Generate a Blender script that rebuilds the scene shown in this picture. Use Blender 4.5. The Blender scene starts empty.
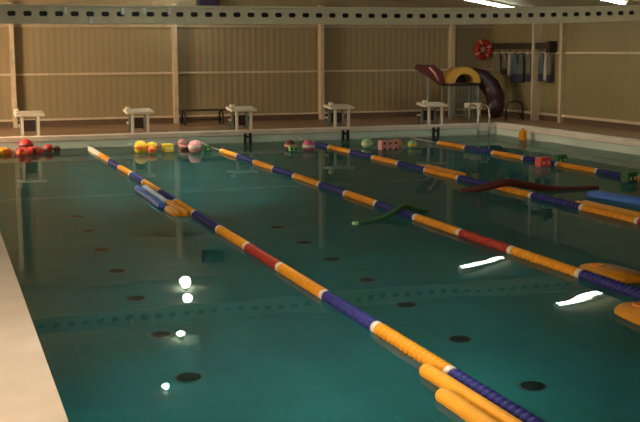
import bpy, bmesh, math, random
from mathutils import Vector, Matrix
random.seed(7)
PI = math.pi
S = bpy.context.scene
COL = S.collection

# ------------------------------------------------------------------ materials
def mat(name, col, rough=0.6, var=0.12, scale=6.0, bump=0.0, bscale=40.0, spec=0.4, metal=0.0, coord='Object'):
    m = bpy.data.materials.new(name); m.use_nodes = True
    nt = m.node_tree; N = nt.nodes; L = nt.links
    b = N['Principled BSDF']
    b.inputs['Roughness'].default_value = rough
    b.inputs['Metallic'].default_value = metal
    b.inputs['Specular IOR Level'].default_value = spec
    tc = N.new('ShaderNodeTexCoord')
    nz = N.new('ShaderNodeTexNoise'); nz.inputs['Scale'].default_value = scale; nz.inputs['Detail'].default_value = 4
    rp = N.new('ShaderNodeValToRGB')
    c = Vector(col)
    rp.color_ramp.elements[0].position = 0.3; rp.color_ramp.elements[1].position = 0.7
    rp.color_ramp.elements[0].color = (*(c * (1 - var)), 1)
    rp.color_ramp.elements[1].color = (*[min(1, x * (1 + var)) for x in c], 1)
    L.new(tc.outputs[coord], nz.inputs['Vector']); L.new(nz.outputs['Fac'], rp.inputs['Fac'])
    L.new(rp.outputs['Color'], b.inputs['Base Color'])
    if bump:
        n2 = N.new('ShaderNodeTexNoise'); n2.inputs['Scale'].default_value = bscale
        bp = N.new('ShaderNodeBump'); bp.inputs['Strength'].default_value = bump; bp.inputs['Distance'].default_value = 0.01
        L.new(tc.outputs[coord], n2.inputs['Vector']); L.new(n2.outputs['Fac'], bp.inputs['Height'])
        L.new(bp.outputs['Normal'], b.inputs['Normal'])
    return m

def wall_mat(name, col, axis):
    """brown metal sheet cladding: fine vertical ribs (bump) and faint panel to panel variation"""
    m = mat(name, col, rough=0.62, var=0.06, scale=0.8, spec=0.25)
    nt = m.node_tree; N = nt.nodes; L = nt.links; b = N['Principled BSDF']
    tc = [n for n in N if n.type == 'TEX_COORD'][0]
    w = N.new('ShaderNodeTexWave'); w.wave_type = 'BANDS'; w.bands_direction = axis; w.inputs['Scale'].default_value = 1.9
    L.new(tc.outputs['Object'], w.inputs['Vector'])
    bp = N.new('ShaderNodeBump'); bp.inputs['Strength'].default_value = 0.25; bp.inputs['Distance'].default_value = 0.02
    L.new(w.outputs['Fac'], bp.inputs['Height']); L.new(bp.outputs['Normal'], b.inputs['Normal'])
    return m

def tile_mat(name, col, grout, size, rough=0.35, msize=0.02):
    m = bpy.data.materials.new(name); m.use_nodes = True
    nt = m.node_tree; N = nt.nodes; L = nt.links; b = N['Principled BSDF']
    b.inputs['Roughness'].default_value = rough
    tc = N.new('ShaderNodeTexCoord')
    # tile grid on the two axes lying in the face, picked by its normal
    g = N.new('ShaderNodeNewGeometry')
    sx = N.new('ShaderNodeSeparateXYZ'); L.new(tc.outputs['Object'], sx.inputs[0])
    sn = N.new('ShaderNodeSeparateXYZ'); L.new(g.outputs['Normal'], sn.inputs[0])
    masks = []
    for i in range(3):
        d = N.new('ShaderNodeMath'); d.operation = 'DIVIDE'; d.inputs[1].default_value = size; L.new(sx.outputs[i], d.inputs[0])
        f = N.new('ShaderNodeMath'); f.operation = 'FRACT'; L.new(d.outputs[0], f.inputs[0])
        l = N.new('ShaderNodeMath'); l.operation = 'LESS_THAN'; l.inputs[1].default_value = msize / size; L.new(f.outputs[0], l.inputs[0])
        a = N.new('ShaderNodeMath'); a.operation = 'ABSOLUTE'; L.new(sn.outputs[i], a.inputs[0])
        q = N.new('ShaderNodeMath'); q.operation = 'LESS_THAN'; q.inputs[1].default_value = 0.5; L.new(a.outputs[0], q.inputs[0])
        mu = N.new('ShaderNodeMath'); mu.operation = 'MULTIPLY'; L.new(l.outputs[0], mu.inputs[0]); L.new(q.outputs[0], mu.inputs[1])
        masks.append(mu)
    mx = N.new('ShaderNodeMath'); mx.operation = 'MAXIMUM'; L.new(masks[0].outputs[0], mx.inputs[0]); L.new(masks[1].outputs[0], mx.inputs[1])
    m2 = N.new('ShaderNodeMath'); m2.operation = 'MAXIMUM'; L.new(mx.outputs[0], m2.inputs[0]); L.new(masks[2].outputs[0], m2.inputs[1])
    nz = N.new('ShaderNodeTexNoise'); nz.inputs['Scale'].default_value = 1.3; nz.inputs['Detail'].default_value = 3
    L.new(tc.outputs['Object'], nz.inputs['Vector'])
    rp = N.new('ShaderNodeValToRGB'); c = Vector(col)
    rp.color_ramp.elements[0].position = .3; rp.color_ramp.elements[1].position = .7
    rp.color_ramp.elements[0].color = (*(c * .9), 1); rp.color_ramp.elements[1].color = (*(c * 1.1), 1)
    L.new(nz.outputs['Fac'], rp.inputs['Fac'])
    mix = N.new('ShaderNodeMix'); mix.data_type = 'RGBA'
    L.new(m2.outputs[0], mix.inputs[0]); L.new(rp.outputs['Color'], mix.inputs[6]); mix.inputs[7].default_value = (*grout, 1)
    L.new(mix.outputs[2], b.inputs['Base Color'])
    return m

def emit_mat(name, col, strength):
    m = bpy.data.materials.new(name); m.use_nodes = True
    N = m.node_tree.nodes; L = m.node_tree.links
    N.remove(N['Principled BSDF'])
    e = N.new('ShaderNodeEmission'); e.inputs['Color'].default_value = (*col, 1); e.inputs['Strength'].default_value = strength
    L.new(e.outputs[0], N['Material Output'].inputs['Surface'])
    return m

def water_mat():
    m = bpy.data.materials.new('pool_water'); m.use_nodes = True
    N = m.node_tree.nodes; L = m.node_tree.links
    N.remove(N['Principled BSDF'])
    g = N.new('ShaderNodeBsdfRefraction'); g.inputs['IOR'].default_value = 1.33; g.inputs['Roughness'].default_value = 0.0
    g.inputs['Color'].default_value = (0.93, 1.0, 0.985, 1)
    gl = N.new('ShaderNodeBsdfGlossy'); gl.inputs['Roughness'].default_value = 0.0; gl.inputs['Color'].default_value = (*WATER_REFL, 1)
    fr = N.new('ShaderNodeFresnel'); fr.inputs['IOR'].default_value = 1.33
    mx = N.new('ShaderNodeMixShader'); L.new(fr.outputs[0], mx.inputs[0]); L.new(g.outputs[0], mx.inputs[1]); L.new(gl.outputs[0], mx.inputs[2])
    tc = N.new('ShaderNodeTexCoord')
    n1 = N.new('ShaderNodeTexNoise'); n1.inputs['Scale'].default_value = 1.5; n1.inputs['Detail'].default_value = 1.0
    n1.inputs['Roughness'].default_value = 0.45
    L.new(tc.outputs['Object'], n1.inputs['Vector'])
    bp = N.new('ShaderNodeBump'); bp.inputs['Strength'].default_value = 1.0; bp.inputs['Distance'].default_value = WAVE
    L.new(n1.outputs['Fac'], bp.inputs['Height']); [L.new(bp.outputs['Normal'], q.inputs['Normal']) for q in (g, gl, fr)]
    L.new(mx.outputs[0], N['Material Output'].inputs['Surface'])
    return m

# tunable light / look values
WATER_REFL = (0.47, 0.50, 0.47)
WAVE = 0.0016
EXPOSURE = 0.0
TUBE_E = 42.0
LAMP_E = 40.0
FILL_FAR_E = 75.0  # glow of the unseen pane added to brighten the far wall
FILL_NEAR_E = 10.5  # glow of the unseen pane added to brighten the near deck

M = {
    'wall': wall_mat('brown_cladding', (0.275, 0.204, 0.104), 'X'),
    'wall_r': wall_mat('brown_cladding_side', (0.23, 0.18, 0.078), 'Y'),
    'post': mat('tan_painted_steel', (0.50, 0.38, 0.24), 0.5),
    'rail_dim': mat('brown_trim', (0.36, 0.275, 0.165), 0.6),
    'kick': mat('dark_brown_kick_panel', (0.13, 0.075, 0.04), 0.6),
    'rail': mat('pale_trim', (0.55, 0.42, 0.27), 0.5),
    'ceiling': mat('olive_ceiling_board', (0.36, 0.31, 0.18), 0.8),
    'deck': tile_mat('red_brown_deck_tile', (0.30, 0.165, 0.085), (0.2, 0.13, 0.08), 0.2),
    'coping': mat('pale_stone_coping', (0.78, 0.66, 0.53), 0.55, 0.07, 3.0, 0.15),
    'poolwall': tile_mat('pale_teal_pool_tile', (0.68, 0.74, 0.62), (0.72, 0.76, 0.66), 0.15, 0.25, 0.012),
    'poolfloor': tile_mat('teal_pool_floor', (0.045, 0.32, 0.32), (0.055, 0.35, 0.35), 0.25, 0.4, 0.012),
    'steel': mat('brushed_steel', (0.6, 0.58, 0.52), 0.3, 0.05, 6, 0, 40, 0.5, 1.0),
    'beam': mat('pale_grey_green_steel', (0.74, 0.66, 0.44), 0.5, 0.06),
    'white': mat('off_white_plastic', (0.66, 0.60, 0.48), 0.45, 0.04),
    'cream': mat('cream_plastic', (0.74, 0.62, 0.46), 0.45, 0.05),
    'yellow': mat('yellow_orange_plastic', (0.78, 0.29, 0.008), 0.5, 0.08, 6, 0, 40, 0.22),
    'yellowb': mat('bright_yellow_foam', (0.78, 0.32, 0.012), 0.55, 0.08, 9, 0.15, 120),
    'cream_y': mat('dull_yellow_plastic', (0.55, 0.30, 0.05), 0.5, 0.08),
    'ytoy': mat('clear_yellow_plastic', (0.92, 0.56, 0.03), 0.45, 0.06),
    'rtoy': mat('bright_red_plastic', (0.66, 0.06, 0.05), 0.45, 0.08),
    'board': mat('ochre_foam', (0.56, 0.22, 0.010), 0.6, 0.1, 6, 0, 40, 0.2),
    'orange': mat('orange_plastic', (0.80, 0.24, 0.03), 0.4, 0.08),
    'blue': mat('navy_blue_plastic', (0.026, 0.024, 0.15), 0.5, 0.12, 6, 0, 40, 0.22),
    'bluef': mat('mid_blue_foam', (0.05, 0.16, 0.52), 0.55, 0.1),
    'paleblue': mat('pale_blue_foam', (0.62, 0.72, 0.80), 0.55, 0.06),
    'red': mat('red_plastic', (0.36, 0.03, 0.01), 0.5, 0.1, 6, 0, 40, 0.22),
    'darkred': mat('dark_red_foam', (0.10, 0.018, 0.012), 0.6, 0.1),
    'green': mat('green_foam', (0.035, 0.14, 0.035), 0.6, 0.1),
    'lime': mat('pale_green_plastic', (0.30, 0.52, 0.22), 0.5, 0.1),
    'pink': mat('pink_plastic', (0.72, 0.30, 0.28), 0.45, 0.08),
    'magenta': mat('deep_pink_plastic', (0.62, 0.12, 0.26), 0.45, 0.08),
    'brown': mat('brown_rubber', (0.16, 0.07, 0.04), 0.6, 0.1),
    'dark': mat('dark_brown_wood', (0.035, 0.022, 0.014), 0.5, 0.15),
    'black': mat('black_metal', (0.012, 0.012, 0.014), 0.5, 0.1),
    'maroon': mat('dark_maroon_plastic', (0.035, 0.014, 0.016), 0.4, 0.1),
    'clipw': mat('bright_white_plastic', (0.92, 0.90, 0.84), 0.4, 0.02),
    'purple': mat('dark_purple_plastic', (0.022, 0.016, 0.032), 0.4, 0.1),
    'grey': mat('grey_painted_metal', (0.20, 0.22, 0.18), 0.5, 0.1),
    'cloth_g': mat('grey_brown_cloth', (0.15, 0.125, 0.085), 0.9, 0.15, 20, 0.3, 200),
    'cloth_t': mat('dull_teal_cloth', (0.075, 0.095, 0.085), 0.9, 0.15, 20, 0.3, 200),
    'cloth_d': mat('dark_blue_cloth', (0.03, 0.03, 0.06), 0.9, 0.15, 20, 0.3, 200),
    'cloth_p': mat('pale_cloth', (0.45, 0.40, 0.30), 0.9, 0.1, 20, 0.3, 200),
    'inlet': mat('dark_inlet_plastic', (0.01, 0.05, 0.05), 0.5, 0.1),
    'rope': mat('pale_rope', (0.35, 0.33, 0.26), 0.8, 0.1, 60),
    'tube': emit_mat('lit_tube', (0.93, 1.0, 0.93), TUBE_E),
    'lamp': emit_mat('lit_lamp_glass', (0.90, 1.0, 0.97), LAMP_E),
    'winfar': emit_mat('daylit_pane_far', (1.0, 0.80, 0.58), FILL_FAR_E),
    'winnear': emit_mat('daylit_pane_near', (1.0, 0.82, 0.64), FILL_NEAR_E),
}
M['water'] = water_mat()

# ------------------------------------------------------------------ mesh helpers
def bm_new(): return bmesh.new()

def box(bm, c, s, rot=None):
    r = bmesh.ops.create_cube(bm, size=1.0)
    mt = Matrix.Translation(c) @ (rot.to_4x4() if rot else Matrix.Identity(4)) @ Matrix.Diagonal((*s, 1))
    bmesh.ops.transform(bm, matrix=mt, verts=r['verts'])
    return r['verts']

def bbox(bm, c, s, bev=0.01, rot=None, seg=2):
    t = bmesh.new()
    box(t, (0, 0, 0), s)
    bmesh.ops.bevel(t, geom=t.edges[:], offset=min(bev, min(s) * .45), segments=seg, affect='EDGES', profile=.6)
    merge(bm, t, Matrix.Translation(c) @ (rot.to_4x4() if rot else Matrix.Identity(4)))

def merge(bm, t, mt=None):
    if mt is not None: bmesh.ops.transform(t, matrix=mt, verts=t.verts[:])
    me = bpy.data.meshes.new('tmp'); t.to_mesh(me); t.free()
    bm.from_mesh(me); bpy.data.meshes.remove(me)

def tube(bm, pts, r, seg=10, cap=True, closed=False):
    pts = [Vector(p) for p in pts]; n = len(pts)
    rr = r if isinstance(r, (list, tuple)) else [r] * n
    rings = []; ref = None
    for i, p in enumerate(pts):
        if closed: t = pts[(i + 1) % n] - pts[i - 1]
        else: t = pts[min(i + 1, n - 1)] - pts[max(i - 1, 0)]
        t.normalize()
        if ref is None:
            ref = Vector((0, 0, 1)) if abs(t.z) < .9 else Vector((1, 0, 0))
        u = (ref - t * ref.dot(t)).normalized(); ref = u; v = t.cross(u)
        rings.append([bm.verts.new(p + (u * math.cos(2 * PI * k / seg) + v * math.sin(2 * PI * k / seg)) * rr[i]) for k in range(seg)])
    m = n if closed else n - 1
    for i in range(m):
        a, b = rings[i], rings[(i + 1) % n]
        for k in range(seg):
            bm.faces.new((a[k], a[(k + 1) % seg], b[(k + 1) % seg], b[k]))
    if cap and not closed:
        bm.faces.new(rings[0][::-1]); bm.faces.new(rings[-1])

def lathe(bm, prof, seg=20, mt=None):
    """prof: list of (r, z) about Z"""
    t = bmesh.new(); rings = []
    for r, z in prof:
        if r < 1e-6: rings.append([t.verts.new((0, 0, z))])
        else: rings.append([t.verts.new((r * math.cos(2 * PI * k / seg), r * math.sin(2 * PI * k / seg), z)) for k in range(seg)])
    for a, b in zip(rings, rings[1:]):
        for k in range(seg):
            k2 = (k + 1) % seg
            if len(a) == 1 and len(b) == 1: continue
            if len(a) == 1: t.faces.new((a[0], b[k2], b[k]))
            elif len(b) == 1: t.faces.new((a[k], a[k2], b[0]))
            else: t.faces.new((a[k], a[k2], b[k2], b[k]))
    bmesh.ops.recalc_face_normals(t, faces=t.faces[:])
    merge(bm, t, mt)

def torus(bm, R, r, c=(0, 0, 0), seg=28, s2=12, mt=None):
    t = bmesh.new()
    tube(t, [(R * math.cos(2 * PI * k / seg), R * math.sin(2 * PI * k / seg), 0) for k in range(seg)], r, s2, closed=True)
    merge(bm, t, Matrix.Translation(c) @ (mt if mt else Matrix.Identity(4)))

def extrude_outline(bm, pts, axis, d0, d1):
    """closed 2-D outline pushed from d0 to d1 along an axis ('X','Y','Z')"""
    def P(a, b, d):
        return {'X': (d, a, b), 'Y': (a, d, b), 'Z': (a, b, d)}[axis]
    t = bmesh.new()
    A = [t.verts.new(P(a, b, d0)) for a, b in pts]; B = [t.verts.new(P(a, b, d1)) for a, b in pts]
    n = len(pts)
    t.faces.new(A); t.faces.new(B[::-1])
    for i in range(n): t.faces.new((A[i], B[i], B[(i + 1) % n], A[(i + 1) % n]))
    bmesh.ops.recalc_face_normals(t, faces=t.faces[:])
    merge(bm, t)

def obj(name, bm, material, parent=None, smooth=False, label=None, loc=None):
    me = bpy.data.meshes.new(name)
    bmesh.ops.recalc_face_normals(bm, faces=bm.faces[:])
    bm.to_mesh(me); bm.free()
    me.materials.append(material)
    if smooth:
        for p in me.polygons: p.use_smooth = True
    o = bpy.data.objects.new(name, me); COL.objects.link(o)
    if parent: o.parent = parent
    if loc: o.location = loc
    if label: o['label'] = label
    return o

def thing(name, label, cat, loc=(0, 0, 0), rz=0.0, group=None):
    o = bpy.data.objects.new(name, None); COL.objects.link(o)
    o.empty_display_size = .1; o.location = loc; o.rotation_euler = (0, 0, rz)
    o['label'] = label; o['category'] = cat; o['kind'] = 'thing'
    if group: o['group'] = group
    return o

def tag(o, label, cat, group=None):
    o['label'] = label; o['category'] = cat; o['kind'] = 'thing'
    if group: o['group'] = group
    return o

def struct(name, bm, material, parent=None, label=None, cat=None, smooth=False):
    o = obj(name, bm, material, parent, smooth)
    o['kind'] = 'structure'
    if label: o['label'] = label
    if cat: o['category'] = cat
    return o

def copy_tree(o, parent=None):
    c = o.copy(); COL.objects.link(c); c.parent = parent
    for ch in list(o.children): copy_tree(ch, c)
    return c

# ------------------------------------------------------------------ the setting
W, LEN = 12.5, 25.0            # pool, water level at z = 0
DK = 0.26                      # deck height above the water
DEPTH = -1.6
XL, XR, YN, YF = -2.8, 14.3, -3.0, 28.6
def ceil_z(x): return 3.86 - 0.0118 * (x - 5.0) ** 2

bm = bm_new()
for (x0, x1, y0, y1) in ((XL, -.3, YN, YF), (W + .3, XR, YN, YF), (-.3, W + .3, YN, -.3), (-.3, W + .3, LEN + .3, YF)):
    box(bm, ((x0 + x1) / 2, (y0 + y1) / 2, DK - .11), (x1 - x0, y1 - y0, .2))
struct('floor', bm, M['deck'], label='red-brown tiled pool deck around the water', cat='floor')

bm = bm_new()
box(bm, (-.15, LEN / 2, DK - .04), (.33, LEN + .6, .1)); box(bm, (W + .15, LEN / 2, DK - .04), (.33, LEN + .6, .1))
box(bm, (W / 2, -.15, DK - .04), (W, .33, .1)); box(bm, (W / 2, LEN + .15, DK - .04), (W, .33, .1))
struct('trim_1', bm, M['coping'], label='pale stone coping along the pool edge', cat='pool edge')

t = .2; zc = (DEPTH + DK) / 2 - .05; hz = DK - DEPTH - .1
for nm, c, sz, lb in (('wall_pool_left', (-t / 2, LEN / 2, zc), (t, LEN, hz), 'left side wall of the pool basin in pale teal tiles'),
                      ('wall_pool_right', (W + t / 2, LEN / 2, zc), (t, LEN, hz), 'right side wall of the pool basin in pale teal tiles'),
                      ('wall_pool_near', (W / 2, -t / 2, zc), (W, t, hz), 'near end wall of the pool basin in pale teal tiles'),
                      ('wall_pool_far', (W / 2, LEN + t / 2, zc), (W, t, hz), 'far end wall of the pool basin in pale teal tiles')):
    bm = bm_new(); box(bm, c, sz); struct(nm, bm, M['poolwall'], label=lb, cat='pool wall')
bm = bm_new(); box(bm, (W / 2, LEN / 2, DEPTH - .1), (W + .4, LEN + .4, .2))
struct('floor_pool', bm, M['poolfloor'], label='teal tiled bottom of the pool', cat='pool floor')
bm = bm_new()
vs = [bm.verts.new(v) for v in ((0, 0, 0), (W, 0, 0), (W, LEN, 0), (0, LEN, 0))]; bm.faces.new(vs)
struct('water', bm, M['water'], label='calm green-teal water filling the pool', cat='water')

def wall_outline(y0, y1):
    pts = [(XL - .2, DK - .2), (XR + .2, DK - .2)]
    for k in range(25):
        x = XR + .2 - (XR - XL + .4) * k / 24
        pts.append((x, ceil_z(x) + .05))
    b = bm_new(); extrude_outline(b, pts, 'Y', y0, y1); return b
struct('wall_far', wall_outline(YF, YF + .2), M['wall'], label='brown clad wall beyond the starting blocks', cat='wall')
struct('wall_near', wall_outline(YN - .2, YN), M['wall'], label='brown clad wall behind the viewer', cat='wall')
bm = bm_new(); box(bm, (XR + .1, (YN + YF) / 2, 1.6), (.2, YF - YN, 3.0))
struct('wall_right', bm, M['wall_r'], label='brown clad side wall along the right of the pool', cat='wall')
# left wall with two openings added for unseen fill light
bm = bm_new()
FILL_GAPS = ((2.0, 9.0), (23.6, 25.4))
WZ0, WZ1 = 1.0, 2.6
ys = [YN] + [v for w in FILL_GAPS for v in w] + [YF]
for i in range(0, len(ys), 2):
    box(bm, (XL - .1, (ys[i] + ys[i + 1]) / 2, 1.7), (.2, ys[i + 1] - ys[i], 3.4))
for y0, y1 in FILL_GAPS:
    box(bm, (XL - .1, (y0 + y1) / 2, WZ0 / 2), (.2, y1 - y0, WZ0)); box(bm, (XL - .1, (y0 + y1) / 2, (WZ1 + 3.4) / 2), (.2, y1 - y0, 3.4 - WZ1))
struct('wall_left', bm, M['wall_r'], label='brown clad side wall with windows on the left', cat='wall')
for n, (y0, y1) in enumerate(FILL_GAPS):
    bm = bm_new()
    for y in (y0, y0 + (y1 - y0) / 3, y1 - (y1 - y0) / 3, y1): box(bm, (XL - .06, y, (WZ0 + WZ1) / 2), (.1, .07, WZ1 - WZ0))
    for z in (WZ0, WZ1): box(bm, (XL - .06, (y0 + y1) / 2, z), (.1, y1 - y0, .07))
    wf = struct('window_%d' % (n + 1), bm, M['post'], label='daylit window in the left wall', cat='window')
    bm = bm_new(); box(bm, (XL - .09, (y0 + y1) / 2, (WZ0 + WZ1) / 2), (.02, y1 - y0, WZ1 - WZ0))
    struct('window_pane', bm, M['winnear' if n == 0 else 'winfar'], wf)  # emissive pane added out of view as a fill light
# vaulted ceiling
bm = bm_new(); n = 28; prev = None
for k in range(n + 1):
    x = XL - .2 + (XR - XL + .4) * k / n
    row = [bm.verts.new((x, y, ceil_z(x) + d)) for y in (YN - .2, YF + .2) for d in (0, .15)]
    if prev:
        a, b = prev, row
        for f in ((a[0], b[0], b[2], a[2]), (a[1], a[3], b[3], b[1]), (a[0], a[1], b[1], b[0]), (a[2], b[2], b[3], a[3])): bm.faces.new(f)
    else: bm.faces.new((row[0], row[2], row[3], row[1]))
    prev = row
bm.faces.new((prev[0], prev[1], prev[3], prev[2]))
struct('ceiling', bm, M['ceiling'], label='shallow vaulted ceiling over the pool', cat='ceiling')

# wall trims: rails, skirtings, posts
def trim(n, boxes, m, label):
    b = bm_new()
    for c, s in boxes: box(b, c, s)
    return struct('trim_%d' % n, b, m, label=label, cat='wall trim')
cx0 = (XL + XR) / 2; wx = XR - XL
trim(2, [((cx0, YF - .02, 1.53), (wx, .04, .05))], M['rail'], 'thin pale rail across the far wall at mid height')
trim(3, [((cx0, YF - .025, 2.71), (wx, .05, .07))], M['rail_dim'], 'thin pale rail across the far wall near the top')
trim(4, [((XR - .02, (YN + YF) / 2, 1.99), (.04, YF - YN, .05))], M['rail'], 'thin pale rail along the right side wall')
o = trim(5, [((cx0, YF - .04, DK + .16), (wx, .08, .05))], M['rail'], 'pale skirting ledge at the foot of the far wall'); o.name = 'baseboard_far'
o = trim(5, [((XR - .04, (YN + YF) / 2, DK + .17), (.08, YF - YN, .06))], M['rail'], 'pale skirting ledge at the foot of the right side wall'); o.name = 'baseboard_right'
trim(12, [((cx0, YF - .015, DK + .06), (wx, .03, .14))], M['kick'], 'dark brown kick strip under the ledge of the far wall')
trim(13, [((XR - .015, (YN + YF) / 2, DK + .06), (.03, YF - YN, .14))], M['kick'], 'dark brown kick strip under the ledge of the right wall')
names = ['leftmost steel post on the far wall', 'second steel post from the left on the far wall', 'third steel post from the left on the far wall', 'steel post on the far wall beside the play slide']
for i, x in enumerate((1.24, 5.22, 9.16, 13.0)):
    trim(6 + i, [((x, YF - .11, 1.75), (.10, .22, 3.0))], M['post'], names[i])
trim(10, [((XR - .125, 25.93, 1.55), (.25, .08, 2.6))], M['post'], 'steel post on the right wall in front of the gear rack')
trim(11, [((XR - .06, 24.8, 1.55), (.12, .12, 2.6))], M['post'], 'steel post on the right wall just past the gear rack')

# ------------------------------------------------------------------ perforated beam
BY = 20.3; BZ0, BZ1 = 2.56, 2.87
bt = thing('perforated_beam', 'long pale steel beam with a row of dark slots, crossing above the pool', 'beam', (0, BY, BZ0))
H = BZ1 - BZ0
def sag(bm):
    for v in bm.verts: v.co.z += .10 * max(0, (v.co.x - 7.5) / 5.7) ** 2
    return bm
def strip(bm, y, sy, z, sz):
    n = 40; xa, xb = XL - .02, 13.5
    for k in range(n): box(bm, (xa + (xb - xa) * (k + .5) / n, y, z), ((xb - xa) / n, sy, sz))
    bmesh.ops.remove_doubles(bm, verts=bm.verts[:], dist=1e-4)
    return sag(bm)
bm = bm_new()
pitch = .262; x = XL
zc = H * .52; hh = .042; hw = .075
while x < 13.45:
    x1 = min(x + pitch, 13.5); xm = (x + x1) / 2; sc = (x1 - x) / pitch
    hexo = [(xm - hw * sc, zc), (xm - hw * .7 * sc, zc + hh), (xm + hw * .7 * sc, zc + hh), (xm + hw * sc, zc), (xm + hw * .7 * sc, zc - hh), (xm - hw * .7 * sc, zc - hh)]
    rec = [(x, zc), (x, H), (x1, H), (x1, zc), (x1, 0), (x, 0)]
    for d in (-.02, .02):
        A = [bm.verts.new((a, d, b)) for a, b in hexo]; B = [bm.verts.new((a, d, b)) for a, b in rec]
        for i in range(6): bm.faces.new((A[i], A[(i + 1) % 6], B[(i + 1) % 6], B[i]))
        if d < 0: A0 = A
    for i in range(6): bm.faces.new((A0[i], A0[(i + 1) % 6], A[(i + 1) % 6], A[i]))
    x = x1
obj('web', sag(bm), M['beam'], bt)
for z in (.012, H - .012):
    bm = bm_new(); strip(bm, 0, .16, z, .035); obj('flange', bm, M['beam'], bt)
bm = bm_new(); strip(bm, .06, .02, zc, H - .06); obj('backing_plate', bm, M['black'], bt, label='dark plate behind the slots')
for px in (1.62, 2.05, 2.6, 2.98, 3.42):
    bm = bm_new(); bbox(bm, (px, -.055, zc + .05 if px != 2.05 else .05), (.055, .07, .12), .01); obj('clip', bm, M['clipw'], bt, label='small white clip')

sp = thing('loudspeaker', 'dark two-part loudspeaker box high on the far wall, peeking over the beam', 'loudspeaker', (6.08, YF, 3.12))
bm = bm_new(); bbox(bm, (0, -.2, .18), (.56, .22, .34), .015); cab = obj('cabinet', bm, M['black'], sp)
for s in (-1, 1):
    bm = bm_new(); bbox(bm, (s * .135, -.315, .18), (.24, .02, .29), .008); obj('grille', bm, M['purple'], cab)
bm = bm_new(); box(bm, (0, -.05, .18), (.16, .09, .14)); obj('wall_bracket', bm, M['grey'], sp)

# ------------------------------------------------------------------ ceiling lamps
def tube_light(x, y, label):
    th = math.atan(-2 * .0118 * (x - 5.0))
    o = thing('ceiling_light', label, 'ceiling light', (x, y, ceil_z(x)), 0, 'tube lights along the ceiling')
    o.rotation_euler = (0, -th, 0)
    bm = bm_new(); bbox(bm, (0, 0, -.03), (1.5, .2, .06), .012); obj('housing', bm, M['white'], o)
    for s in (-1, 1):
        bm = bm_new(); tube(bm, [(-.70, s * .05, -.085), (.70, s * .05, -.085)], .022, 10); tb = obj('tube', bm, M['tube'], o, True, label='lit fluorescent tube')
        for e in (-1, 1):
            bm = bm_new(); box(bm, (e * .72, s * .05, -.08), (.03, .05, .06)); obj('tube_holder', bm, M['grey'], tb)
TL = [(12.2, 24.75, 'lit tube light on the ceiling just past the perforated beam, above the play slide'),
      (12.35, 20.55, 'lit tube light on the ceiling at the right edge of the photo')]
TL += [(12.3, y, 'lit tube light on the ceiling outside the photo on the right') for y in (16.4,)]
for a in TL: tube_light(*a)

def bell_lamp(x, y, label, power, R=.115):
    z = ceil_z(x)
    o = thing('pendant_lamp', label, 'lamp', (x, y, z), 0, 'round lamps along the ceiling')
    bm = bm_new(); lathe(bm, [(0, 0), (.08, 0), (.08, -.02), (.045, -.05), (0, -.05)], 20); obj('ceiling_cup', bm, M['grey'], o, True)
    bm = bm_new(); 
    lathe(bm, [(R * math.sin(PI * k / 14), -.15 - R * math.cos(PI * k / 14)) if 0 < k < 14 else (0, -.15 - R * math.cos(PI * k / 14)) for k in range(15)], 24); obj('lamp_globe', bm, M['lamp'], o, True, label='lit white globe')
    ld = bpy.data.lights.new('lamp_light', 'SPOT'); ld.energy = power; ld.color = (0.92, 1.0, 0.96); ld.spot_size = math.radians(74); ld.spot_blend = 1.0; ld.shadow_soft_size = .10
    lo = bpy.data.objects.new('lamp_light', ld); COL.objects.link(lo); lo.parent = o; lo.location = (0, 0, -.30)
BL = [(5.14, 27.5, 'round lamp on the ceiling nearest the far wall', 20, .14), (4.82, 25.8, 'round lamp second from the far wall', 60), (3.97, 22.6, 'round lamp on the ceiling between the beam and the far blocks', 520, .095), (2.93, 18.95, 'round lamp on the ceiling on the viewer side of the beam', 560, .06)]
BL += [(3.2, 14.6, 'round lamp on the ceiling above the middle of the pool', 240, .24), (3.0, 11.0, 'second round lamp above the near half of the pool', 200), (1.9, 7.6, 'round lamp on the ceiling above the near half of the pool', 430)]
for a in BL: bell_lamp(*a)

# ------------------------------------------------------------------ lane ropes
def section_mesh(material, L=1.12, ribs=15):
    t = bmesh.new(); prof = [(.012, 0)]
    for k in range(ribs):
        a = L * k / ribs; d = L / ribs
        prof += [(.024, a + .002), (.053, a + d * .24), (.058, a + d * .5), (.053, a + d * .76), (.024, a + d - .002)]
    prof.append((.012, L))
    b = bm_new(); lathe(b, prof, 16, Matrix.Rotation(-PI / 2, 4, 'X'))   # +Z -> +Y
    me = bpy.data.meshes.new('float_section'); b.to_mesh(me); b.free()
    for p in me.polygons: p.use_smooth = True
    me.materials.append(material); return me
SEC = {c: section_mesh(M[n]) for c, n in (('Y', 'yellow'), ('B', 'blue'), ('R', 'red'), ('C', 'cream'))}
b = bm_new(); lathe(b, [(.01, -.035), (.045, -.033), (.054, -.02), (.054, .02), (.045, .033), (.01, .035)], 16, Matrix.Rotation(-PI / 2, 4, 'X'))
ENDM = bpy.data.meshes.new('end_float'); b.to_mesh(ENDM); b.free(); ENDM.materials.append(M['cream'])
for p in ENDM.polygons: p.use_smooth = True
CN = {'Y': 'yellow ribbed float section', 'B': 'navy blue ribbed float section', 'R': 'red ribbed float section', 'C': 'cream ribbed float section'}
BND = [22.9, 21.65, 20.4, 19.2, 18.0, 16.75, 15.6, 14.45, 13.15, 11.95, 10.77, 9.5, 8.33, 7.1, 5.9, 4.7, 3.5, 2.3, 1.1]
SEQ = 'YBYBYBYBYRYBYBYBYB'
ROPE_Z = .02
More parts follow.
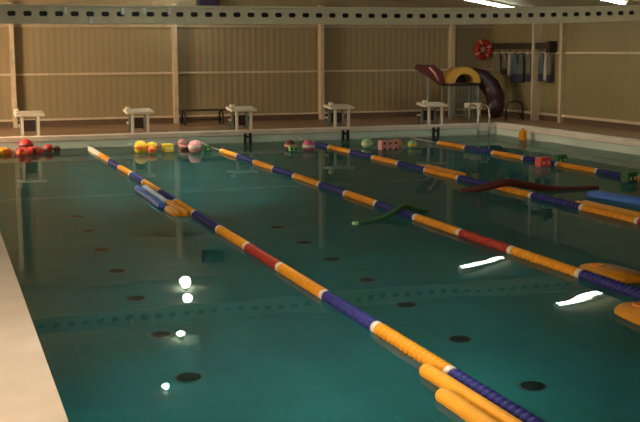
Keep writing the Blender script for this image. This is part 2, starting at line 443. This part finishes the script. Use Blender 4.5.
def lane_rope(x, far, label):
    o = thing('lane_rope', label, 'lane rope', (x, 0, ROPE_Z), 0, 'floating lane ropes')
    b = bm_new(); tube(b, [(0, .02, .03), (0, .9, 0), (0, 24, 0), (0, 24.98, .05)], .012, 6); obj('cable', b, M['rope'], o)
    bnd = [f[0] for f in far] + BND; seq = ''.join(f[1] for f in far) + SEQ
    for i, c in enumerate(seq):
        y1, y0 = bnd[i], bnd[i + 1]
        q = bpy.data.objects.new('float_section', SEC[c]); COL.objects.link(q); q.parent = o
        q.location = (0, y0 + .035, 0); q.scale = (1, (y1 - y0 - .07) / 1.12, 1); q['label'] = CN[c]
    for y in bnd:
        q = bpy.data.objects.new('end_float', ENDM); COL.objects.link(q); q.parent = o; q.location = (0, y, 0); q['label'] = 'cream end float'
lane_rope(2.5, [(24.4, 'C'), (23.65, 'C')], 'lane rope of yellow, blue and red floats, leftmost, leaving at the bottom edge')
lane_rope(5.0, [], 'lane rope second from the left, its red floats in the open middle of the water')
lane_rope(7.38, [(23.9, 'B')], 'lane rope third from the left, crossed by the dark red noodle')
lane_rope(9.98, [], 'lane rope nearest the right side wall of the pool')

# ------------------------------------------------------------------ two-tube foam floats beside the ropes
def capsule(bm, a, b, r, seg=14):
    a = Vector(a); b = Vector(b); d = (b - a).normalized()
    pts = [a - d * r * .98, a - d * r * .8, a - d * r * .45, a, b, b + d * r * .45, b + d * r * .8, b + d * r * .98]
    tube(bm, pts, [r * .2, r * .6, r * .89, r, r, r * .89, r * .6, r * .2], seg)
def twin_float(p0, p1, off, m1, m2, label, l1=None, l2=None, r=.055, lag=(0, 0), strap='orange', rise=0, fs=(.3, .75)):
    """two foam tubes side by side from p0 to p1 (on the water); the second one offset sideways by off"""
    p0 = Vector((*p0, 0)); p1 = Vector((*p1, 0)); mid = (p0 + p1) / 2
    o = thing('foam_float', label, 'foam float', (mid.x, mid.y, .02 + rise), 0, 'foam floats lying along the lane ropes')
    d = (p1 - p0); L = d.length; d.normalize(); s = Vector((-d.y, d.x, 0))
    a, c = -d * L / 2, d * L / 2
    b = bm_new(); capsule(b, a, c, r); obj('foam_tube', b, m1, o, True, l1)
    b = bm_new(); capsule(b, a + s * off + d * lag[0], c + s * off + d * lag[1], r); obj('foam_tube', b, m2, o, True, l2)
    for f in fs:
        q = a.lerp(c, f) + s * off / 2
        b = bm_new(); rot = Matrix.Rotation(math.atan2(d.y, d.x), 3, 'Z'); bbox(b, q, (.07, abs(off), .05), .008, rot); obj('strap', b, M[strap], o)
    return o
twin_float((2.384, 7.2), (2.384, 5.5), -.122, M['yellowb'], M['yellowb'], 'yellow twin-tube foam float beside the first lane rope at the bottom edge', lag=(.50, 0), strap='yellow', fs=(.4, .75))
twin_float((2.384, 15.55), (2.384, 14.5), -.112, M['yellowb'], M['yellowb'], 'short yellow foam float beside the first lane rope, next to the blue one', lag=(.55, 0), strap='yellow', fs=(.7, .9))
twin_float((2.384, 17.3), (2.36, 15.7), -.115, M['paleblue'], M['bluef'], 'blue and pale blue foam float left of the first lane rope', l1='pale blue foam tube', l2='mid blue foam tube', strap='blue', lag=(0, .4))
twin_float((7.5, 18.45), (7.5, 17.05), .112, M['orange'], M['yellowb'], 'orange and yellow foam float behind the third lane rope, far from viewer', l1='orange foam tube', l2='yellow foam tube')
twin_float((7.50, 13.45), (7.50, 11.6), .115, M['yellowb'], M['yellowb'], 'yellow twin-tube foam float behind the third lane rope at the right edge of the photo')
twin_float((8.22, 14.25), (8.36, 13.25), .12, M['bluef'], M['bluef'], 'blue foam float beyond the third lane rope, beside the dark red noodle', strap='blue')

def kickboard(c, rz, label, L=.78, Wd=.4):
    o = thing('kickboard', label, 'kickboard', (*c, .0), rz, 'yellow kickboards on the water')
    pts = []
    for k in range(13):
        a = PI * k / 12; pts.append((Wd / 2 * math.cos(a), L / 2 - Wd / 2 + Wd / 2 * math.sin(a)))
    for sx, sy in ((-1, -1), (1, -1)):
        for k in range(5):
            a = (PI if sx < 0 else PI * 1.5) + PI / 2 * k / 4
            pts.append((sx * (Wd / 2 - .07) + .07 * math.cos(a), -L / 2 + .07 + .07 * math.sin(a)))
    b = bm_new(); extrude_outline(b, pts, 'Z', -.012, .055)
    bmesh.ops.bevel(b, geom=[e for e in b.edges if abs(e.verts[0].co.z - e.verts[1].co.z) < 1e-5], offset=.018, segments=3, affect='EDGES')
    obj('board', b, M['board'], o, True)
    b = bm_new(); torus(b, .05, .012, (0, L / 2 - .14, .056)); obj('grip_ring', b, M['orange'], o, True)
kickboard((5.30, 9.42), .05, 'yellow kickboard floating just behind the blue floats of the second lane rope')
kickboard((4.66, 7.85), -.1, 'yellow kickboard in front of the second lane rope at the right edge of the photo', .9, .5)

# ------------------------------------------------------------------ pool noodles
def noodle(pts, r, m, endm, label):
    o = thing('pool_noodle', label, 'pool noodle', (pts[0][0], pts[0][1], 0))
    P = [Vector(p) - Vector((pts[0][0], pts[0][1], 0)) for p in pts]
    dense = []
    n = len(P)
    for i in range(n - 1):
        p0, p1, p2, p3 = P[max(i - 1, 0)], P[i], P[i + 1], P[min(i + 2, n - 1)]
        for k in range(8):
            t = k / 8
            dense.append(.5 * ((2 * p1) + (p2 - p0) * t + (2 * p0 - 5 * p1 + 4 * p2 - p3) * t * t + (3 * p1 - p0 - 3 * p2 + p3) * t ** 3))
    dense.append(P[-1])
    b = bm_new(); tube(b, dense, r, 12); obj('foam_tube', b, m, o, True)
    d = (dense[0] - dense[1]).normalized()
    b = bm_new(); tube(b, [dense[0], dense[0] + d * .05], r * 1.05, 12); obj('end_cap', b, endm, o, True, 'pale end cap')
noodle([(4.19, 13.1, .0), (4.5, 13.26, .0), (4.78, 13.42, .05), (5.0, 13.55, .118), (5.22, 13.66, .05), (5.45, 13.78, .0)], .034, M['green'], M['lime'], 'green pool noodle lying over the second lane rope')
noodle([(6.75, 15.35, .0), (7.05, 15.2, .07), (7.38, 15.1, .14), (7.75, 15.05, .07), (8.2, 15.0, .0), (8.8, 14.95, .0)], .055, M['darkred'], M['brown'], 'dark red pool noodle lying over the third lane rope')

# ------------------------------------------------------------------ floor inlets
RN = (('left of the first lane rope', 1.27, [8.1, 9.3, 10.45, 11.75, 13.0, 14.2, 15.5, 16.7]),
      ('between first and second lane ropes', 3.74, [7.0, 8.17, 9.42, 10.6, 11.65, 12.75, 13.78, 14.9]))
ORD = ['first', 'second', 'third', 'fourth', 'fifth', 'sixth', 'seventh', 'eighth']
for wh, x, yy in RN:
    for k, y in enumerate(yy):
        o = thing('floor_inlet', 'dark round plate on pool floor %s, %s from viewer' % (wh, ORD[k]), 'pool inlet', (x, y, DEPTH), 0, 'dark round plates on the pool floor')
        b = bm_new(); lathe(b, [(0, .03), (.04, .03), (.08, .022), (.098, .004), (.098, 0)], 24); obj('cover', b, M['inlet'], o, True)
        b = bm_new(); torus(b, .10, .008, (0, 0, .004), 24, 6); obj('rim', b, M['grey'], o, True)

# ------------------------------------------------------------------ starting blocks
BLX = [1.36, 3.76, 6.17, 8.60, 11.06]
def make_block(label):
    o = thing('starting_block', label, 'starting block', (0, 0, DK), 0, 'starting blocks at the far end')
    rx = Matrix.Rotation(math.radians(5), 3, 'X')
    b = bm_new(); bbox(b, (0, .0, .475), (.62, .52, .06), .012, rx); pf = obj('platform', b, M['white'], o)
    b = bm_new(); bbox(b, (0, -.262, .462), (.60, .02, .05), .006); obj('front_edge', b, M['cream'], pf)
    for sx in (-1, 1):
        for y in (-.2, .2):
            b = bm_new(); box(b, (sx * .17, y, .225), (.055, .055, .45)); obj('leg', b, M['grey'] if y > 0 else M['white'], o)
    b = bm_new(); box(b, (0, .2, .2), (.3, .03, .25)); obj('back_panel', b, M['dark'], o)
    b = bm_new(); bbox(b, (0, .34, .2), (.42, .2, .04), .008); stp = obj('step', b, M['cream'], o)
    for sx in (-1, 1):
        b = bm_new(); box(b, (sx * .17, .40, .09), (.035, .035, .18)); obj('step_leg', b, M['grey'], stp)
    b = bm_new(); bbox(b, (-.27, -.17, .555), (.10, .12, .08), .02); obj('corner_cap', b, M['cream'], pf, label='white raised corner cap')
    return o
BLAB = ['starting block first from the left, behind the red floating toys', 'starting block second from the left, behind the yellow balls', 'starting block third from the left, next to the dark bench', 'starting block at the foot of the third wall post', 'starting block nearest the play slide']
proto = None
for i, x in enumerate(BLX):
    o = make_block(BLAB[0]) if proto is None else copy_tree(proto)
    if proto is None: proto = o
    o.location = (x, 25.62, DK); o['label'] = BLAB[i]

# dark paired grips on the far pool wall
for i, x in enumerate((6.13, 8.52, 10.87)):
    o = thing('wall_grip', 'pair of dark upright bars on the far pool wall under the %s starting block' % ('third', 'fourth', 'fifth')[i], 'wall grip', (x, LEN, 0), 0, 'paired dark grips on the far pool wall')
    for s in (-1, 1):
        b = bm_new(); bbox(b, (s * .062, -.03, .05), (.055, .06, .34), .012); obj('bar', b, M['black'], o)
    b = bm_new(); box(b, (0, -.008, .13), (.16, .016, .04)); obj('bracket', b, M['black'], o)

# ------------------------------------------------------------------ floating toys at the far end
TOYS = 'floating toys near the far end'
def ball(x, y, r, m, m2, label):
    o = thing('ball', label, 'ball', (x, y, 0), 0, TOYS)
    c = r * .7
    n = 12
    prof = [(r * math.sin(PI * k / n), c - r * math.cos(PI * k / n)) for k in range(n + 1)]; prof[0] = (0, c - r); prof[-1] = (0, c + r)
    b = bm_new(); lathe(b, prof, 20); sh = obj('shell', b, m, o, True)
    b = bm_new(); rr = r * 1.012
    lathe(b, [(rr * math.cos(a), c + rr * math.sin(a)) for a in (-.22, -.11, 0, .11, .22)], 20, None)
    obj('band', b, m2, sh, True)
def ring(x, y, R, r, m, m2, label, tilt=0, n=4):
    o = thing('swim_ring', label, 'swim ring', (x, y, r * .35), 0, TOYS)
    mt = Matrix.Rotation(tilt, 4, 'X')
    b = bm_new(); torus(b, R, r, mt=mt); obj('ring_tube', b, m, o, True)
    for k in range(n):
        a0 = 2 * PI * k / n + .3
        pts = [mt @ Vector((R * math.cos(a0 + t), R * math.sin(a0 + t), 0)) for t in (-.14, -.07, 0, .07, .14)]
        b = bm_new(); tube(b, pts, r * 1.04, 12); obj('band', b, m2, o, True)
def brick(x, y, s, m, m2, label, rz=0, dots=(2, 1)):
    o = thing('foam_block', label, 'foam block', (x, y, 0), rz, TOYS)
    b = bm_new(); bbox(b, (0, 0, s[2] * .3), s, .018); obj('block', b, m, o)
    for i in range(dots[0]):
        for j in range(dots[1]):
            px = (i + .5) / dots[0] * s[0] - s[0] / 2; pz = (j + .5) / dots[1] * s[2] - s[2] * .2
            b = bm_new(); lathe(b, [(0, .006), (.022, .006), (.028, 0), (.028, -.004)], 12, Matrix.Translation((px, -s[1] / 2, pz)) @ Matrix.Rotation(PI / 2, 4, 'X')); obj('plug', b, m2, o)
ring(.60, 24.25, .2, .085, M['orange'], M['ytoy'], 'orange swim ring at the left edge by the far pool wall')
ring(1.22, 24.15, .2, .09, M['rtoy'], M['darkred'], 'red swim ring floating below the first starting block')
ball(1.2, 24.72, .15, M['rtoy'], M['darkred'], 'red ball behind the red swim ring')
ball(1.02, 23.75, .085, M['rtoy'], M['orange'], 'small red ball in front of the red swim ring')
ball(1.62, 24.3, .10, M['rtoy'], M['brown'], 'red ball at the right of the red swim ring')
ball(1.80, 24.4, .07, M['brown'], M['darkred'], 'small brown ball beside the red floating toys')
ball(3.42, 23.5, .145, M['ytoy'], M['orange'], 'large yellow ball floating below the second starting block')
ball(3.68, 23.65, .12, M['ytoy'], M['rtoy'], 'yellow ball with a red band beside the large yellow ball')
ball(3.60, 23.22, .09, M['orange'], M['rtoy'], 'orange ball in front of the two yellow balls')
brick(3.98, 23.5, (.2, .2, .2), M['ytoy'], M['cream'], 'yellow foam block between the yellow balls and the pink ball', .2)
ball(4.52, 24.55, .10, M['pink'], M['magenta'], 'pink ball close to the far pool wall')
ball(4.50, 23.2, .145, M['pink'], M['white'], 'pink and white ball left of the end of the second lane rope')
ball(4.42, 23.75, .12, M['brown'], M['pink'], 'brown ball behind the pink and white ball')
brick(4.78, 23.3, (.13, .13, .14), M['green'], M['lime'], 'small green foam block at the end of the second lane rope', .1, (1, 1))
ball(6.50, 22.95, .12, M['brown'], M['pink'], 'brown ball with a pink band in the middle of the far end')
brick(6.46, 22.62, (.18, .12, .13), M['lime'], M['green'], 'pale green foam block in front of the brown and pink ball', 0)
ball(6.80, 22.6, .13, M['magenta'], M['white'], 'deep pink ball with a white band left of the third lane rope')
brick(8.45, 22.2, (.42, .16, .24), M['pink'], M['darkred'], 'pink foam block with dark plugs below the fifth starting block', .12, (3, 2))
ball(8.18, 22.75, .12, M['lime'], M['white'], 'pale green ball behind the pink foam block')
ball(8.80, 22.55, .11, M['orange'], M['ytoy'], 'orange ball at the right of the pink foam block')
ball(9.05, 22.3, .10, M['lime'], M['ytoy'], 'pale green ball with a yellow band near the last lane rope')
brick(9.74, 18.1, (.26, .16, .20), M['rtoy'], M['cream'], 'red foam block leaning near the last lane rope', .3, (2, 1))
brick(10.24, 18.35, (.24, .16, .20), M['green'], M['lime'], 'green foam block behind the last lane rope', .3, (2, 1))
brick(9.74, 15.5, (.22, .16, .2), M['green'], M['white'], 'green and white foam block at the right edge of the photo', .3, (2, 1))

# ------------------------------------------------------------------ ladder and handrail by the far corner
o = thing('pool_ladder', 'pale steel ladder on the far pool wall in the corner', 'pool ladder', (12.15, LEN, DK))
for s in (-1, 1):
    x = s * .15
    b = bm_new(); tube(b, [(x, .45, 0), (x, .45, .32), (x, .40, .42), (x, .28, .46), (x, .06, .44), (x, -.04, .36), (x, -.07, .2), (x, -.07, -1.2)], .024, 10); obj('side_rail', b, M['steel'], o, True)
for z in (-.15, -.36, -.62, -.9, -1.15):
    b = bm_new(); bbox(b, (0, -.07, z), (.30, .07, .03), .008); obj('rung', b, M['white'], o)
o = thing('handrail', 'dark arched handrail on the deck right of the play slide', 'handrail', (13.46, 25.75, DK))
b = bm_new(); tube(b, [(-.24, 0, 0), (-.24, 0, .36), (-.17, 0, .47), (-.05, 0, .51), (.05, 0, .51), (.17, 0, .47), (.24, 0, .36), (.24, 0, 0)], .022, 10); obj('hoop', b, M['black'], o, True)
for s in (-1, 1):
    b = bm_new(); lathe(b, [(0, .012), (.05, .012), (.055, 0)], 16, Matrix.Translation((s * .24, 0, 0))); obj('foot_plate', b, M['grey'], o)
o = thing('buoy', 'yellow float on the water by the corner ladder', 'float', (12.25, 23.2, 0))
b = bm_new(); capsule(b, (0, 0, .02), (0, 0, .16), .09); obj('float_body', b, M['yellow'], o, True)
b = bm_new(); torus(b, .025, .008, (0, 0, .26)); obj('eyelet', b, M['grey'], o, True)

# ------------------------------------------------------------------ bench
o = thing('bench', 'low dark bench against the far wall behind the third starting block', 'bench', (5.7, 27.6, DK))
b = bm_new()
for k in range(3): bbox(b, (0, -.13 + .13 * k, .36), (1.15, .11, .035), .008)
obj('seat', b, M['dark'], o)
for s in (-1, 1):
    b = bm_new(); tube(b, [(s * .48, -.18, 0), (s * .48, -.16, .3), (s * .48, 0, .34), (s * .48, .16, .3), (s * .48, .18, 0)], .022, 8); obj('leg', b, M['black'], o, True)
b = bm_new(); tube(b, [(-.48, 0, .12), (.48, 0, .12)], .016, 8); obj('stretcher', b, M['black'], o, True)

# ------------------------------------------------------------------ play slide in the far corner
o = thing('play_slide', 'children\'s play slide with yellow arch and dark red panels in the far corner', 'slide', (12.63, 27.1, DK))
def arc(R, c, n=17, a0=0, a1=PI): return [(c[0] + R * math.cos(a0 + (a1 - a0) * k / (n - 1)), c[1] + R * math.sin(a0 + (a1 - a0) * k / (n - 1))) for k in range(n)]
def ell(rx, rz, c, n=17): return [(c[0] + rx * math.cos(PI * k / (n - 1)), c[1] + rz * math.sin(PI * k / (n - 1))) for k in range(n)]
b = bm_new(); extrude_outline(b, ell(.47, .42, (0, .95)) + ell(.27, .24, (0, .95))[::-1], 'Y', -.15, .35); obj('arch', b, M['cream_y'], o, False, 'yellow arch')
b = bm_new(); extrude_outline(b, ell(.27, .24, (0, .95)), 'Y', .28, .33); obj('back_board', b, M['maroon'], o)
for sx in (-1, 1):
    for y in (-.12, .32):
        b = bm_new(); box(b, (sx * .40, y, .48), (.06, .06, .96)); obj('leg', b, M['grey'], o)
b = bm_new(); bbox(b, (0, .1, .90), (.92, .54, .06), .01); obj('platform', b, M['maroon'], o)
b = bm_new()
for k in range(9): box(b, (-.34 + .085 * k, -.13, .46), (.018, .018, .82))
for z in (.12, .5): box(b, (0, -.13, z), (.8, .02, .03))
obj('railing', b, M['grey'], o)
b = bm_new(); extrude_outline(b, [(-.47, .95), (-.55, 1.25), (-.80, 1.42), (-1.28, 1.45), (-1.33, 1.33), (-1.10, 1.2), (-.85, 1.05), (-.62, .9)], 'Y', .04, .12); obj('side_panel', b, M['darkred'], o, False, 'dark red wing panel')
b = bm_new(); tube(b, [(-.95, .02, 1.36), (-.80, .02, 1.22), (-.68, .02, 1.02)], .03, 8); obj('stripe_rail', b, M['pink'], o, True, 'pale pink rail')
b = bm_new(); tube(b, [(-.95, .08, 0), (-.95, .08, 1.2)], .03, 8); obj('panel_post', b, M['grey'], o, True)
# enclosed chute curling down to the right
path = [(.35, .15, 1.15), (.62, .12, 1.08), (.85, .02, .86), (.92, -.12, .6), (.85, -.3, .38), (.7, -.5, .2)]
b = bm_new(); tube(b, path, [.2, .24, .25, .25, .24, .22], 18); obj('chute', b, M['maroon'], o, True, 'dark maroon enclosed chute')
b = bm_new(); tube(b, [(.93, -.05, 0), (.93, -.05, .4)], .04, 8); obj('chute_post', b, M['grey'], o, True)
# pale stool and lifebuoy
o = thing('stool', 'small pale stool on the deck in front of the play slide', 'stool', (12.45, 26.1, DK))
b = bm_new(); bbox(b, (0, 0, .40), (.36, .3, .13), .02); obj('seat', b, M['cream'], o)
for sx in (-1, 1):
    for sy in (-1, 1):
        b = bm_new(); box(b, (sx * .14, sy * .11, .17), (.035, .035, .34)); obj('leg', b, M['grey'], o)
o = thing('lifebuoy', 'round red lifebuoy hanging on the far wall above the play slide', 'lifebuoy', (13.99, YF - .09, 2.08))
mt = Matrix.Rotation(PI / 2, 4, 'X')
b = bm_new(); torus(b, .2, .085, mt=mt); obj('ring', b, M['red'], o, True)
for k in range(4):
    a0 = PI / 2 * k + .5
    b = bm_new(); tube(b, [mt @ Vector((.2 * math.cos(a0 + t), .2 * math.sin(a0 + t), 0)) for t in (-.12, -.06, 0, .06, .12)], .088, 12); obj('band', b, M['pink'], o, True, 'pale band')
b = bm_new(); bbox(b, (0, .05, 0), (.14, .10, .14), .02); obj('wall_bracket', b, M['pink'], o)

# ------------------------------------------------------------------ gear rack on the right wall
RZ = 2.17
o = thing('wall_rack', 'long dark wooden rack with pegs on the right wall beside the lifebuoy', 'rack', (XR - .004, 26.7, RZ))
b = bm_new(); bbox(b, (-.1, 0, 0), (.2, 3.1, .16), .01); obj('board', b, M['dark'], o)
PEGY = [28.0, 27.64, 27.38, 27.1, 26.74, 26.35, 25.7, 25.48, 25.3]
for y in PEGY:
    b = bm_new(); tube(b, [(-.1, y - 26.7, -.07), (-.1, y - 26.7, -.15), (-.14, y - 26.7, -.16)], .012, 8); obj('peg', b, M['grey'], o, True)
b = bm_new(); bbox(b, (-.13, -1.5, -.03), (.24, .14, .3), .02); obj('end_box', b, M['dark'], o, label='dark box at the near end')
HL = [('cloth_g', 'grey-brown towel hanging first on the rack from the lifebuoy', .30, .55, None), ('cloth_g', 'grey-brown towel hanging second on the rack from the lifebuoy', .30, .6, 'darkred'),
      ('cloth_p', 'narrow pale towel hanging third on the rack from the lifebuoy', .12, .62, None), ('cloth_t', 'dull teal towel hanging fourth on the rack, dark hem', .30, .78, 'cloth_d'),
      ('cloth_t', 'dull teal towel hanging fifth on the rack, dark hem', .28, .78, 'cloth_d'), ('cloth_g', 'grey-brown towel with a dark hem hanging left of the wall post', .22, .75, 'cloth_d'),
      ('cloth_t', 'dull teal towel with a dark hem hanging right of the wall post', .24, .72, 'cloth_d'), ('cloth_p', 'narrow pale towel hanging second right of the wall post', .10, .7, None),
      ('cloth_g', 'grey-brown towel hanging last at the near end of the rack', .17, .75, 'cloth_d')]
def towel(y, m, hem, w, h, label):
    o = thing('hanging_towel', label, 'towel', (XR - .115, y, RZ - .182), 0, 'towels hanging on the wall rack')
    def cloth(z0, z1):
        b = bm_new(); nx, nz = 14, 8; g = {}
        for sd in (0, 1):
            for i in range(nx + 1):
                for j in range(nz + 1):
                    u = i / nx - .5; z = z0 + (z1 - z0) * j / nz
                    f = min(1, .45 + (-z) * 1.6)
                    g[sd, i, j] = b.verts.new(((.012 if sd else -.012) + .022 * math.sin(u * 19 + y * 5) * f, u * w * f, z))
        for i in range(nx):
            for j in range(nz):
                b.faces.new([g[0, i, j], g[0, i + 1, j], g[0, i + 1, j + 1], g[0, i, j + 1]]); b.faces.new([g[1, i, j], g[1, i, j + 1], g[1, i + 1, j + 1], g[1, i + 1, j]])
        for i in range(nx):
            for j in (0, nz): b.faces.new([g[0, i, j], g[0, i + 1, j], g[1, i + 1, j], g[1, i, j]])
        for j in range(nz):
            for i in (0, nx): b.faces.new([g[0, i, j], g[0, i, j + 1], g[1, i, j + 1], g[1, i, j]])
        return b
    zh = -h * (.74 if hem else 1)
    cl = obj('cloth', cloth(0, zh), M[m], o, True)
    if hem: obj('hem', cloth(zh, -h), M[hem], cl, True, 'dark hem band')
for y, (m, lab, w, h, hem) in zip(PEGY, HL): towel(y, m, hem, w, h, lab)

# ------------------------------------------------------------------ camera, world, view
f, yaw, pit, roll, cx, cy, ch = 1084.62554, 0.33681, 0.14694, -0.00469, -0.50941, 1.02347, 2.07756
cam = bpy.data.cameras.new('camera'); co = bpy.data.objects.new('camera', cam); COL.objects.link(co)
cam.sensor_fit = 'HORIZONTAL'; cam.sensor_width = 36.0; cam.lens = f / 640 * 36.0; cam.clip_start = .05; cam.clip_end = 200
fw = Vector((math.sin(yaw) * math.cos(pit), math.cos(yaw) * math.cos(pit), -math.sin(pit)))
r = Vector((math.cos(yaw), -math.sin(yaw), 0)); u = r.cross(fw)
r2 = r * math.cos(roll) + u * math.sin(roll); u2 = -r * math.sin(roll) + u * math.cos(roll)
mw = Matrix((r2, u2, -fw)).transposed().to_4x4(); mw.translation = (cx, cy, ch)
co.matrix_world = mw
S.camera = co

wd = bpy.data.worlds.new('world'); S.world = wd; wd.use_nodes = True
wd.node_tree.nodes['Background'].inputs['Color'].default_value = (.5, .5, .5, 1)
wd.node_tree.nodes['Background'].inputs['Strength'].default_value = .3
vs = S.view_settings; vs.view_transform = 'Standard'; vs.look = 'None'; vs.gamma = 1.0; vs.use_curve_mapping = False
vs.exposure = EXPOSURE
S.cycles.use_denoising = True
S.cycles.max_bounces = 12; S.cycles.diffuse_bounces = 5; S.cycles.glossy_bounces = 6; S.cycles.transmission_bounces = 10
S.cycles.sample_clamp_indirect = 0.0
